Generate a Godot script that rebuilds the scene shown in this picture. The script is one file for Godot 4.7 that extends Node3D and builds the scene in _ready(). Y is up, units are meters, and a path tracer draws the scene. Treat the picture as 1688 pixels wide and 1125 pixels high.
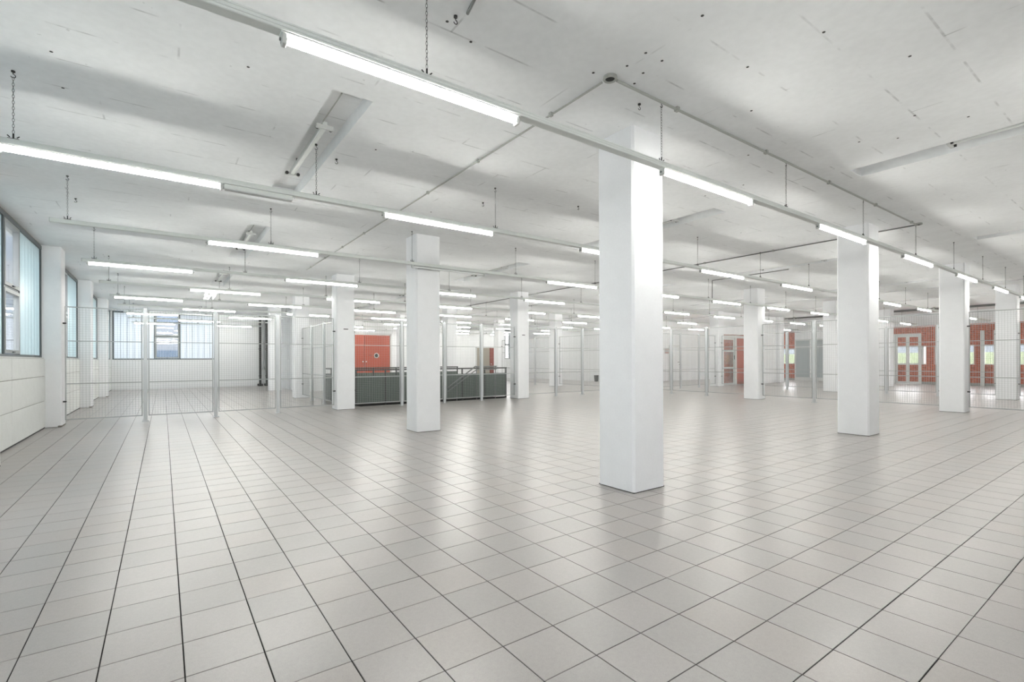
extends Node3D
# Empty whitewashed factory hall. World: x runs along the lamp rows, z = -b, where b runs away from the camera along the window wall.

const H := 3.63                       # ceiling
const X0 := 3.755                     # near corner of the column nearest the camera
const B0 := 3.194
const PX := 5.974                     # bays
const PB := 5.023
const CW := 0.48
const XL := -1.9                      # window wall
const XR := 31.5                      # brick wall
const BB := 28.6                      # back wall
const BN := -6.8                      # wall behind the camera
const ORD := ["zeroth", "first", "second", "third", "fourth", "fifth", "sixth", "seventh", "eighth", "ninth", "tenth", "eleventh", "twelfth", "thirteenth", "fourteenth"]

var M := {}
var used := {}
var cache := {}
var rng := RandomNumberGenerator.new()
var cam: Camera3D


# ---------------------------------------------------------------- mesh building
class Geo:
	var v := PackedVector3Array()
	var n := PackedVector3Array()

	func tri(a: Vector3, b: Vector3, c: Vector3, na: Vector3, nb: Vector3, nc: Vector3) -> void:
		v.append(a); v.append(b); v.append(c)
		n.append(na); n.append(nb); n.append(nc)

	func quad(a: Vector3, b: Vector3, c: Vector3, d: Vector3, nn: Vector3) -> void:   # any order round the quad; nn points out
		if (b - a).cross(c - a).dot(nn) > 0.0:
			tri(a, c, b, nn, nn, nn)
			tri(a, d, c, nn, nn, nn)
		else:
			tri(a, b, c, nn, nn, nn)
			tri(a, c, d, nn, nn, nn)

	func box(lo: Vector3, hi: Vector3) -> void:
		var p := [Vector3(lo.x, lo.y, lo.z), Vector3(hi.x, lo.y, lo.z), Vector3(hi.x, lo.y, hi.z), Vector3(lo.x, lo.y, hi.z), Vector3(lo.x, hi.y, lo.z), Vector3(hi.x, hi.y, lo.z), Vector3(hi.x, hi.y, hi.z), Vector3(lo.x, hi.y, hi.z)]
		quad(p[0], p[1], p[2], p[3], Vector3.DOWN)
		quad(p[4], p[5], p[6], p[7], Vector3.UP)
		quad(p[0], p[1], p[5], p[4], Vector3.FORWARD)
		quad(p[3], p[2], p[6], p[7], Vector3.BACK)
		quad(p[0], p[3], p[7], p[4], Vector3.LEFT)
		quad(p[1], p[2], p[6], p[5], Vector3.RIGHT)

	func cbox(c: Vector3, s: Vector3) -> void:
		box(c - s / 2.0, c + s / 2.0)

	# chamfered block: every edge cut by e
	func block(lo: Vector3, hi: Vector3, e: float) -> void:
		var c := (lo + hi) / 2.0
		var h := (hi - lo) / 2.0
		for ax in 3:
			for s in [-1.0, 1.0]:
				var u := (ax + 1) % 3
				var w := (ax + 2) % 3
				var q: Array[Vector3] = []
				for k in [[-1, -1], [1, -1], [1, 1], [-1, 1]]:
					var p := Vector3.ZERO
					p[ax] = s * h[ax]; p[u] = k[0] * (h[u] - e); p[w] = k[1] * (h[w] - e)
					q.append(c + p)
				var nn := Vector3.ZERO
				nn[ax] = s
				quad(q[0], q[1], q[2], q[3], nn)
		for ax in 3:
			var u := (ax + 1) % 3
			var w := (ax + 2) % 3
			for su in [-1.0, 1.0]:
				for sw in [-1.0, 1.0]:
					var q: Array[Vector3] = []
					for k in [[-1, 0], [1, 0], [1, 1], [-1, 1]]:
						var p := Vector3.ZERO
						p[ax] = k[0] * (h[ax] - e)
						p[u] = su * (h[u] - (0.0 if k[1] == 0 else e))
						p[w] = sw * (h[w] - (e if k[1] == 0 else 0.0))
						q.append(c + p)
					var nn := Vector3.ZERO
					nn[u] = su; nn[w] = sw
					quad(q[0], q[1], q[2], q[3], nn.normalized())
		for sx in [-1.0, 1.0]:
			for sy in [-1.0, 1.0]:
				for sz in [-1.0, 1.0]:
					var s := Vector3(sx, sy, sz)
					var a := c + s * Vector3(h.x, h.y - e, h.z - e)
					var b := c + s * Vector3(h.x - e, h.y, h.z - e)
					var d := c + s * Vector3(h.x - e, h.y - e, h.z)
					var nn := s.normalized()
					if (b - a).cross(d - a).dot(nn) > 0.0:
						tri(a, d, b, nn, nn, nn)
					else:
						tri(a, b, d, nn, nn, nn)

	func tube(a: Vector3, b: Vector3, r: float, k := 8, caps := true, r2 := -1.0) -> void:
		if r2 < 0.0:
			r2 = r
		var ax := (b - a).normalized()
		var u := ax.cross(Vector3.UP if absf(ax.y) < 0.9 else Vector3.RIGHT).normalized()
		var w := ax.cross(u)
		for i in k:
			var t0 := TAU * i / k
			var t1 := TAU * (i + 1) / k
			var d0 := u * cos(t0) + w * sin(t0)
			var d1 := u * cos(t1) + w * sin(t1)
			var p := [a + d0 * r, a + d1 * r, b + d1 * r2, b + d0 * r2]
			if (p[1] - p[0]).cross(p[2] - p[0]).dot(d0) > 0.0:
				tri(p[0], p[2], p[1], d0, d1, d1)
				tri(p[0], p[3], p[2], d0, d0, d1)
			else:
				tri(p[0], p[1], p[2], d0, d1, d1)
				tri(p[0], p[2], p[3], d0, d1, d0)
			if caps:
				flat(a, p[0], p[1], -ax)
				flat(b, p[3], p[2], ax)

	func flat(a: Vector3, b: Vector3, c: Vector3, nn: Vector3) -> void:
		if (b - a).cross(c - a).dot(nn) > 0.0:
			tri(a, c, b, nn, nn, nn)
		else:
			tri(a, b, c, nn, nn, nn)

	# closed or open bent rod through points
	func rod(pts: Array, r: float, k := 5) -> void:
		for i in pts.size() - 1:
			tube(pts[i], pts[i + 1], r, k)

	func extrude(poly: Array, y0: float, y1: float) -> void:          # convex polygon in x, z
		var c := Vector2.ZERO
		for p in poly:
			c += p / poly.size()
		for i in poly.size():
			var a: Vector2 = poly[i]
			var b: Vector2 = poly[(i + 1) % poly.size()]
			var m := (a + b) / 2.0 - c
			var d := (b - a).normalized()
			var nn := Vector3(d.y, 0, -d.x)
			if nn.dot(Vector3(m.x, 0, m.y)) < 0.0:
				nn = -nn
			quad(Vector3(a.x, y0, a.y), Vector3(b.x, y0, b.y), Vector3(b.x, y1, b.y), Vector3(a.x, y1, a.y), nn)
			flat(Vector3(c.x, y1, c.y), Vector3(a.x, y1, a.y), Vector3(b.x, y1, b.y), Vector3.UP)
			flat(Vector3(c.x, y0, c.y), Vector3(a.x, y0, a.y), Vector3(b.x, y0, b.y), Vector3.DOWN)

	func into(mesh: ArrayMesh, m: Material) -> void:
		if v.is_empty():
			return
		var a := []
		a.resize(Mesh.ARRAY_MAX)
		a[Mesh.ARRAY_VERTEX] = v
		a[Mesh.ARRAY_NORMAL] = n
		mesh.add_surface_from_arrays(Mesh.PRIMITIVE_TRIANGLES, a)
		mesh.surface_set_material(mesh.get_surface_count() - 1, m)

	func mesh(m: Material) -> ArrayMesh:
		var r := ArrayMesh.new()
		into(r, m)
		return r


func V(x: float, y: float, b: float) -> Vector3:
	return Vector3(x, y, -b)


func gbox(g: Geo, x0: float, x1: float, y0: float, y1: float, b0: float, b1: float) -> void:
	g.box(Vector3(x0, y0, -b1), Vector3(x1, y1, -b0))


func numbered(called: String) -> String:
	var k: int = used.get(called, 0)
	used[called] = k + 1
	return called if k == 0 else "%s_%03d" % [called, k]


func tag(o: Node, label: String, category := "", group := "", kind := "") -> void:
	o.set_meta("label", label)
	if category: o.set_meta("category", category)
	if group: o.set_meta("group", group)
	if kind: o.set_meta("kind", kind)


func thing(called: String, at: Vector3, label: String, category: String, group := "") -> Node3D:
	var o := Node3D.new()
	o.name = numbered(called)
	add_child(o)
	o.position = at
	tag(o, label, category, group)
	return o


func piece(called: String, me: Mesh, parent: Node, at := Vector3.ZERO) -> MeshInstance3D:
	var o := MeshInstance3D.new()
	o.name = called if parent != self else numbered(called)
	o.mesh = me
	o.position = at
	parent.add_child(o, true)
	return o


func structure(called: String, label: String, category: String, me: Mesh = null, at := Vector3.ZERO) -> Node3D:
	var o: Node3D = MeshInstance3D.new() if me else Node3D.new()
	if me:
		o.mesh = me
	o.name = called
	add_child(o)
	o.position = at
	tag(o, label, category, "", "structure")
	return o


# ---------------------------------------------------------------- materials
func srgb(r: int, g: int, b: int) -> Color:
	return Color(r / 255.0, g / 255.0, b / 255.0)


func mat(c: Color, rough := 0.7, metal := 0.0) -> StandardMaterial3D:
	var m := StandardMaterial3D.new()
	m.albedo_color = c
	m.roughness = rough
	m.metallic = metal
	return m


func with_texture(m: StandardMaterial3D, t: Texture2D, scale: Vector3) -> StandardMaterial3D:
	m.albedo_texture = t
	m.uv1_triplanar = true
	m.uv1_world_triplanar = true
	m.uv1_scale = scale
	m.uv1_triplanar_sharpness = 8.0
	return m


func noise(s: int, freq: float, oct := 4) -> FastNoiseLite:
	var f := FastNoiseLite.new()
	f.seed = s
	f.noise_type = FastNoiseLite.TYPE_SIMPLEX_SMOOTH
	f.frequency = freq
	f.fractal_octaves = oct
	return f


func seamless(s: int, freq: float, size: int, oct := 4) -> PackedByteArray:
	var im := noise(s, freq, oct).get_seamless_image(size, size, false, false, 0.15, true)
	im.convert(Image.FORMAT_L8)
	return im.get_data()


# grain of fired stoneware: fine light and dark specks
func tile_texture() -> ImageTexture:
	var n := 512
	var im := Image.create(n, n, false, Image.FORMAT_RGB8)
	var coarse := seamless(3, 0.03, n, 3)
	var r := RandomNumberGenerator.new()
	r.seed = 5
	for y in n:
		for x in n:
			var k := 0.94 + 0.03 * (coarse[y * n + x] / 255.0 - 0.5) + r.randf_range(-0.05, 0.05)
			if r.randf() < 0.06:
				k -= 0.14
			im.set_pixel(x, y, Color(k, k, k))
	return ImageTexture.create_from_image(im)


# limewashed concrete, cast on boards half a metre wide: seams broken and dirty, stains
func ceiling_texture() -> ImageTexture:
	var n := 1000
	var im := Image.create(n, n, false, Image.FORMAT_RGB8)
	var big := seamless(11, 0.006, n, 4)
	var fine := seamless(12, 0.05, n, 3)
	var brk := seamless(13, 0.012, n, 4)
	for y in n:
		for x in n:
			var i := y * n + x
			var k := 0.965 + 0.03 * (big[i] / 255.0 - 0.5) + 0.025 * (fine[i] / 255.0 - 0.5)
			var dist := absi((y + 6 + 1000) % 100 - 0)
			dist = mini(dist, 100 - dist)
			var wear := clampf((brk[i] / 255.0 - 0.5) * 5.0, 0.0, 1.0)
			if dist <= 1:
				k -= 0.17 * wear * (0.4 + 0.6 * fine[i] / 255.0)
			var row := int((y + 6) / 100.0)
			var dx := absi((x + row * 230) % 500 - 250)
			if dx <= 1:
				k -= 0.12 * clampf((brk[i] / 255.0 - 0.42) * 4.0, 0.0, 1.0)
			if fine[i] > 222 and brk[i] > 160:
				k -= 0.10
			im.set_pixel(x, y, Color(k, k, k))
	return ImageTexture.create_from_image(im)


func paint_texture() -> ImageTexture:
	var n := 512
	var im := Image.create(n, n, false, Image.FORMAT_RGB8)
	var big := seamless(21, 0.012, n, 4)
	var fine := seamless(22, 0.09, n, 2)
	for y in n:
		for x in n:
			var i := y * n + x
			var k := 0.975 + 0.012 * (big[i] / 255.0 - 0.5) + 0.012 * (fine[i] / 255.0 - 0.5)
			im.set_pixel(x, y, Color(k, k, k))
	return ImageTexture.create_from_image(im)


# brushed paint on rough blocks: small chips and specks of dirt
func chipped_texture() -> ImageTexture:
	var n := 512
	var im := Image.create(n, n, false, Image.FORMAT_RGB8)
	var big := seamless(51, 0.014, n, 4)
	var fine := seamless(52, 0.12, n, 3)
	for y in n:
		for x in n:
			var i := y * n + x
			var k := 0.97 + 0.03 * (big[i] / 255.0 - 0.5) + 0.03 * (fine[i] / 255.0 - 0.5)
			if fine[i] > 208 and big[i] > 150:
				k -= 0.22
			im.set_pixel(x, y, Color(k, k, k))
	return ImageTexture.create_from_image(im)


func grain_texture(s: int, deep: float) -> ImageTexture:
	var n := 256
	var im := Image.create(n, n, false, Image.FORMAT_RGB8)
	var big := seamless(s, 0.02, n, 4)
	var r := RandomNumberGenerator.new()
	r.seed = s
	for y in n:
		for x in n:
			var k := 1.0 - deep * 0.5 + deep * (big[y * n + x] / 255.0 - 0.5) + r.randf_range(-0.2, 0.2) * deep
			im.set_pixel(x, y, Color(k, k, k))
	return ImageTexture.create_from_image(im)


func make_materials() -> void:
	var paint := paint_texture()
	var tile_grain := tile_texture()
	M.ceiling = with_texture(mat(srgb(243, 245, 246), 0.9), ceiling_texture(), Vector3(0.2, 0.2, 0.2))
	M.white = with_texture(mat(srgb(240, 241, 242), 0.75), paint, Vector3(0.5, 0.5, 0.5))
	M.column = with_texture(mat(srgb(243, 244, 246), 0.6), paint, Vector3(0.7, 0.7, 0.7))
	M.block = with_texture(mat(srgb(232, 234, 232), 0.8), chipped_texture(), Vector3(0.6, 0.6, 0.6))
	M.grout = mat(srgb(30, 28, 26), 0.95)
	M.tiles = []
	for c in [srgb(167, 162, 159), srgb(165, 161, 158), srgb(169, 164, 161), srgb(164, 160, 157), srgb(168, 162, 158)]:
		var tm := with_texture(mat(c, 0.3), tile_grain, Vector3(1.9, 1.9, 1.9))
		tm.metallic_specular = 0.6
		M.tiles.append(tm)
	M.dark = mat(srgb(38, 38, 36), 0.6)
	M.black = mat(srgb(20, 20, 20), 0.5)
	M.wire = mat(srgb(120, 122, 122), 0.45, 0.7)
	M.galv = mat(srgb(205, 208, 210), 0.38, 0.55)
	M.fence = mat(srgb(176, 179, 179), 0.4, 0.3)
	M.mesh_wire = mat(srgb(172, 175, 175), 0.45, 0.2)
	M.rail = mat(srgb(222, 226, 223), 0.5)
	M.holder = mat(srgb(200, 202, 200), 0.5)
	M.frame = mat(srgb(92, 98, 100), 0.5, 0.2)
	M.sash = mat(srgb(158, 162, 162), 0.5, 0.1)
	M.pale_frame = mat(srgb(205, 206, 204), 0.5)
	M.dirty = mat(srgb(136, 133, 126), 0.9)
	M.red = mat(srgb(160, 68, 44), 0.55)
	M.redbrown = mat(srgb(124, 54, 44), 0.6)
	M.brick = with_texture(mat(srgb(206, 112, 84), 0.85), grain_texture(31, 0.35), Vector3(1.1, 2.3, 1.1))
	M.taupe = mat(srgb(150, 142, 130), 0.7)
	M.stairgreen = mat(srgb(86, 96, 90), 0.6, 0.1)
	M.stairdark = mat(srgb(62, 64, 62), 0.5, 0.2)
	M.concrete = mat(srgb(150, 150, 146), 0.85)
	M.conduit = mat(srgb(168, 170, 165), 0.6)
	M.grass = with_texture(mat(srgb(74, 84, 38), 0.95), grain_texture(41, 0.35), Vector3(0.3, 0.3, 0.3))
	M.asphalt = with_texture(mat(srgb(150, 150, 148), 0.95), grain_texture(42, 0.2), Vector3(0.4, 0.4, 0.4))
	M.facade = mat(srgb(104, 108, 114), 0.8)
	M.facade_glass = mat(srgb(66, 80, 96), 0.25)
	var ch := mat(srgb(212, 224, 226), 0.35)                       # ribbed channel glass: lets light through, shows nothing
	ch.backlight_enabled = true
	ch.backlight = srgb(216, 229, 231)
	M.channel = ch
	var cw := mat(srgb(230, 234, 237), 0.35)
	cw.backlight_enabled = true
	cw.backlight = srgb(236, 240, 243)
	M.channel_white = cw
	var cg := mat(srgb(152, 157, 158), 0.4)
	cg.backlight_enabled = true
	cg.backlight = srgb(120, 126, 128)
	M.channel_grey = cg
	var gl := mat(Color(0.9, 0.95, 0.96, 0.03), 0.03)
	gl.transparency = BaseMaterial3D.TRANSPARENCY_ALPHA
	M.glass = gl
	var lit := mat(srgb(255, 255, 252), 0.4)
	lit.emission_enabled = true
	lit.emission = srgb(255, 254, 248)
	lit.emission_energy_multiplier = TUBE_GLOW
	M.lit = lit
	M.unlit = mat(srgb(226, 228, 228), 0.25)


const TUBE_GLOW := 53.0
const LAMP_ENERGY := 9.0


# ---------------------------------------------------------------- camera, sky
func make_camera() -> void:
	cam = Camera3D.new()
	cam.name = "camera"
	add_child(cam)
	cam.position = Vector3(0, 1.32277, 0)
	cam.rotation = Vector3(0, -0.6215, -0.0036)
	var near := 0.05
	cam.projection = Camera3D.PROJECTION_FRUSTUM
	cam.near = near
	cam.far = 400.0
	cam.size = 1125.0 / 803.0931 * near
	cam.frustum_offset = Vector2(0, 30.89 / 803.0931 * near)
	cam.current = true
	var env := Environment.new()
	env.tonemap_mode = Environment.TONE_MAPPER_LINEAR
	env.tonemap_exposure = 1.22
	env.background_mode = Environment.BG_SKY
	var sky := Sky.new()
	var sm := ProceduralSkyMaterial.new()                          # bright overcast
	sm.sky_top_color = srgb(236, 240, 246)
	sm.sky_horizon_color = srgb(250, 251, 252)
	sm.ground_horizon_color = srgb(210, 210, 206)
	sm.ground_bottom_color = srgb(190, 190, 186)
	sm.sky_energy_multiplier = 2.6
	sm.ground_energy_multiplier = 1.6
	sm.sun_angle_max = 0.0
	sky.sky_material = sm
	env.sky = sky
	env.sdfgi_enabled = true
	env.ssao_enabled = true
	env.ssil_enabled = true
	var w := WorldEnvironment.new()
	w.name = "environment"
	w.environment = env
	add_child(w)


func depth_and_pixel(p: Vector3) -> Vector3:                        # x, y in the 1688 x 1125 frame, z the distance along the lens axis
	var s := sin(0.6215)
	var c := cos(0.6215)
	var r := p.x * c + p.z * s
	var d := p.x * s - p.z * c
	return Vector3(844.0 + 803.09 * r / d, 593.4 - 803.09 * (p.y - 1.3228) / d, d)


# ---------------------------------------------------------------- floor
const STAIR := [4.62, 9.62, 14.1, 17.3]                            # stairwell opening: x, x, b, b


func tile_into(g: Geo, cx: float, cz: float, sx: float, sz: float, e: float, up := 0.0) -> void:
	var lo := Vector3(cx - sx / 2, -0.004, cz - sz / 2)
	var hi := Vector3(cx + sx / 2, up, cz + sz / 2)
	var a := Vector3(lo.x + e, hi.y, lo.z + e)
	var b := Vector3(hi.x - e, hi.y, lo.z + e)
	var c := Vector3(hi.x - e, hi.y, hi.z - e)
	var d := Vector3(lo.x + e, hi.y, hi.z - e)
	g.quad(a, b, c, d, Vector3.UP)
	var y := hi.y - e
	var p := [Vector3(lo.x, y, lo.z), Vector3(hi.x, y, lo.z), Vector3(hi.x, y, hi.z), Vector3(lo.x, y, hi.z)]
	var q := [a, b, c, d]
	var nn := [Vector3(0, 1, -1).normalized(), Vector3(1, 1, 0).normalized(), Vector3(0, 1, 1).normalized(), Vector3(-1, 1, 0).normalized()]
	var ns := [Vector3.FORWARD, Vector3.RIGHT, Vector3.BACK, Vector3.LEFT]
	for i in 4:
		var j := (i + 1) % 4
		g.quad(q[i], q[j], p[j], p[i], nn[i])
		g.quad(p[i], p[j], Vector3(p[j].x, lo.y, p[j].z), Vector3(p[i].x, lo.y, p[i].z), ns[i])


func in_stair(x: float, b: float, m := 0.0) -> bool:
	return x > STAIR[0] - m and x < STAIR[1] + m and b > STAIR[2] - m and b < STAIR[3] + m


func make_floor() -> void:
	var g := Geo.new()
	var y0 := -0.3
	var y1 := -0.0035
	gbox(g, XL - 0.3, STAIR[0], y0, y1, BN - 0.2, BB + 0.2)
	gbox(g, STAIR[1], XR + 0.3, y0, y1, BN - 0.2, BB + 0.2)
	gbox(g, STAIR[0], STAIR[1], y0, y1, BN - 0.2, STAIR[2])
	gbox(g, STAIR[0], STAIR[1], y0, y1, STAIR[3], BB + 0.2)
	var fl := structure("floor", "light grey stoneware tile floor with dark joints across the whole hall", "floor", g.mesh(M.grout))
	var ux := 1.2713
	var vb := 1.5534
	var i0 := floori((XL - ux) / 0.3)
	var i1 := ceili((XR - ux) / 0.3)
	var j0 := floori((BN - vb) / 0.3)
	var j1 := ceili((BB - vb) / 0.3)
	var near: Array = []
	var cells: Array = []
	rng.seed = 77
	for i in range(i0, i1):
		for j in range(j0, j1):
			var x := ux + 0.3 * (i + 0.5)
			var b := vb + 0.3 * (j + 0.5)
			var k := rng.randi_range(0, 4)
			var dx := rng.randf_range(-0.0004, 0.0004)
			var db := rng.randf_range(-0.0009, 0.0009)
			if x < XL - 0.1 or x > XR or b < BN or b > BB:
				continue
			if x > 21.3 and b > 18.6 or in_stair(x, b, 0.12):
				continue
			var c := [x + dx, b + db, k]
			var p := depth_and_pixel(V(x, 0, b))
			if p.z > 0.8 and p.x > -40 and p.x < 1728 and p.y < 1150 and p.z < 7.0:
				near.append([p.z, c])
			else:
				cells.append(c)
	near.sort_custom(func(a, b): return a[0] < b[0])
	while near.size() > 300:
		cells.append(near.pop_back()[1])
	var sx := 0.2942
	var sz := 0.2951
	var meshes: Array = []
	for k in 5:
		var t := Geo.new()
		tile_into(t, 0, 0, sx, sz, 0.0007)
		meshes.append(t.mesh(M.tiles[k]))
	for a in near:
		var c: Array = a[1]
		piece("tile", meshes[c[2]], fl, V(c[0], 0, c[1]))
	var gs: Array = []
	for k in 5:
		gs.append(Geo.new())
	for c in cells:
		tile_into(gs[c[2]], c[0], -c[1], sx, sz, 0.0007)
	var field := ArrayMesh.new()
	for k in 5:
		gs[k].into(field, M.tiles[k])
	var o := piece("tile_field", field, fl)
	o.set_meta("kind", "stuff")


# ---------------------------------------------------------------- ceiling
const SLOT_X := [1.18, 6.85, 12.55, 18.25, 24.0]
const SLOT_W := 0.35
const SLOT_UP := 0.14
const GROOVE_UP := 0.4


func make_ceiling() -> void:
	var xs := [XL - 0.3]
	for x in SLOT_X:
		xs.append(x); xs.append(x + SLOT_W)
	xs.append(20.4); xs.append(20.65)
	xs.append(XR + 0.3)
	xs.sort()
	var bs := [BN - 0.2]
	for k in range(-2, 5):
		bs.append(4.25 + PB * k); bs.append(7.46 + PB * k)
	bs.append(14.9)
	bs.append(BB + 0.2)
	bs.sort()
	var hole := func(i: int, j: int) -> bool:
		if i < 0 or j < 0 or i >= xs.size() - 1 or j >= bs.size() - 1:
			return false
		var x: float = (xs[i] + xs[i + 1]) / 2.0
		var b: float = (bs[j] + bs[j + 1]) / 2.0
		if x > 20.4 and x < 20.65:
			return b < 14.9 and b > 4.25 - 2 * PB
		for s in SLOT_X:
			if x > s and x < s + SLOT_W:
				var f := fposmod(b - 4.25, PB)
				return f < 3.21 and b > 4.25 - 2 * PB and b < 7.46 + 4 * PB
		return false
	var g := Geo.new()
	for i in xs.size() - 1:
		for j in bs.size() - 1:
			var x0: float = xs[i]
			var x1: float = xs[i + 1]
			var b0: float = bs[j]
			var b1: float = bs[j + 1]
			var up: float = H
			if hole.call(i, j):
				up = H + (GROOVE_UP if x0 > 20.3 and x0 < 20.6 else SLOT_UP)
			g.quad(V(x0, up, b0), V(x1, up, b0), V(x1, up, b1), V(x0, up, b1), Vector3.DOWN)
			if hole.call(i, j):
				if not hole.call(i - 1, j): g.quad(V(x0, H, b0), V(x0, H, b1), V(x0, up, b1), V(x0, up, b0), Vector3.RIGHT)
				if not hole.call(i + 1, j): g.quad(V(x1, H, b0), V(x1, H, b1), V(x1, up, b1), V(x1, up, b0), Vector3.LEFT)
				if not hole.call(i, j - 1): g.quad(V(x0, H, b0), V(x1, H, b0), V(x1, up, b0), V(x0, up, b0), Vector3.FORWARD)
				if not hole.call(i, j + 1): g.quad(V(x0, H, b1), V(x1, H, b1), V(x1, up, b1), V(x0, up, b1), Vector3.BACK)
	gbox(g, XL - 0.35, XR + 0.35, H + GROOVE_UP + 0.01, H + 0.6, BN - 0.25, BB + 0.25)
	for e in [[XL - 0.36, XL - 0.3, BN - 0.2, BB + 0.2], [XR + 0.3, XR + 0.36, BN - 0.2, BB + 0.2], [XL - 0.3, XR + 0.3, BN - 0.26, BN - 0.2], [XL - 0.3, XR + 0.3, BB + 0.2, BB + 0.26]]:
		gbox(g, e[0], e[1], H, H + GROOVE_UP + 0.02, e[2], e[3])
	var ce := structure("ceiling", "whitewashed concrete ceiling with board seams, drill holes and long lamp recesses", "ceiling", g.mesh(M.ceiling))
	var h := Geo.new()
	h.tube(Vector3(0, -0.002, 0), Vector3(0, 0.004, 0), 0.011, 8)
	var hm := h.mesh(M.dark)
	for p in [[-0.67, 4.94], [-0.68, 5.54], [2.97, 2.58], [3.15, 2.57], [2.96, 2.39], [3.14, 2.38], [3.21, 2.71], [5.39, 2.92], [3.76, 2.04], [4.45, 2.38], [6.23, 4.0], [6.26, 3.46], [2.95, 1.91], [3.8, 1.51], [4.64, 1.25], [6.26, 1.24], [5.81, 1.53], [6.03, 2.06], [6.26, 1.79], [0.55, 4.31], [1.82, 3.04], [1.58, 2.95], [2.82, 2.8], [1.9, 5.2], [3.4, 6.9], [8.0, 3.6], [8.6, 4.8]]:
		piece("drill_hole", hm, ce, V(p[0], H, p[1]))


# ---------------------------------------------------------------- walls and windows
# a bay of channel glass with a two-sash window in the middle; local: along u (0 .. width), y up, depth w towards the room
func window_bay(called: String, label: String, at: Vector3, turn: float, width: float, y0: float, y1: float, op0: float, op1: float, glassy: Material) -> void:
	var o := structure(called, label, "window")
	o.position = at
	o.rotation.y = turn
	var fr := Geo.new()
	var f := 0.05
	fr.box(Vector3(0, y0, -0.05), Vector3(width, y0 + 0.04, 0.03))
	fr.box(Vector3(0, y1 - 0.07, -0.05), Vector3(width, y1, 0.035))
	for u in [0.0, op0 - f, op1, width - f]:
		fr.box(Vector3(u, y0 + 0.04, -0.05), Vector3(u + f, y1 - 0.07, 0.03))
	piece("window_frame", fr.mesh(M.frame), o)
	var sill := Geo.new()
	sill.block(Vector3(-0.02, y0 - 0.03, -0.12), Vector3(width + 0.02, y0, 0.06), 0.006)
	piece("window_sill", sill.mesh(M.pale_frame), o)
	for span in [[f, op0 - f], [op1 + f, width - f]]:
		var n := maxi(1, roundi((span[1] - span[0]) / 0.262))
		var w: float = (span[1] - span[0]) / n
		var g := Geo.new()                                          # U section: flat face with two flanges turned outwards
		g.box(Vector3(0.002, y0 + 0.04, 0.0), Vector3(w - 0.002, y1 - 0.07, 0.007))
		g.box(Vector3(0.002, y0 + 0.04, -0.04), Vector3(0.009, y1 - 0.07, 0.0))
		g.box(Vector3(w - 0.009, y0 + 0.04, -0.04), Vector3(w - 0.002, y1 - 0.07, 0.0))
		var me := g.mesh(glassy)
		for k in n:
			piece("glass_channel", me, o, Vector3(span[0] + k * w, 0, 0))
	var mid := (y0 + y1) / 2.0 - 0.02
	for s in [[y0 + 0.05, mid - 0.02], [mid + 0.02, y1 - 0.08]]:
		var a := Geo.new()
		var t := 0.055
		a.box(Vector3(op0, s[0], -0.03), Vector3(op1, s[0] + t, 0.035))
		a.box(Vector3(op0, s[1] - t, -0.03), Vector3(op1, s[1], 0.035))
		a.box(Vector3(op0, s[0] + t, -0.03), Vector3(op0 + t, s[1] - t, 0.035))
		a.box(Vector3(op1 - t, s[0] + t, -0.03), Vector3(op1, s[1] - t, 0.035))
		var sash := piece("sash", a.mesh(M.sash), o)
		var p := Geo.new()
		p.box(Vector3(op0 + t, s[0] + t, -0.004), Vector3(op1 - t, s[1] - t, 0.002))
		piece("pane", p.mesh(M.glass), sash)
		var hd := Geo.new()
		hd.block(Vector3((op0 + op1) / 2 - 0.05, s[0] + 0.012, 0.035), Vector3((op0 + op1) / 2 + 0.05, s[0] + 0.034, 0.06), 0.004)
		piece("handle", hd.mesh(M.frame), sash)
	var tr := Geo.new()
	tr.box(Vector3(op0, mid - 0.02, -0.03), Vector3(op1, mid + 0.02, 0.02))
	piece("transom", tr.mesh(M.frame), o)


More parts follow.
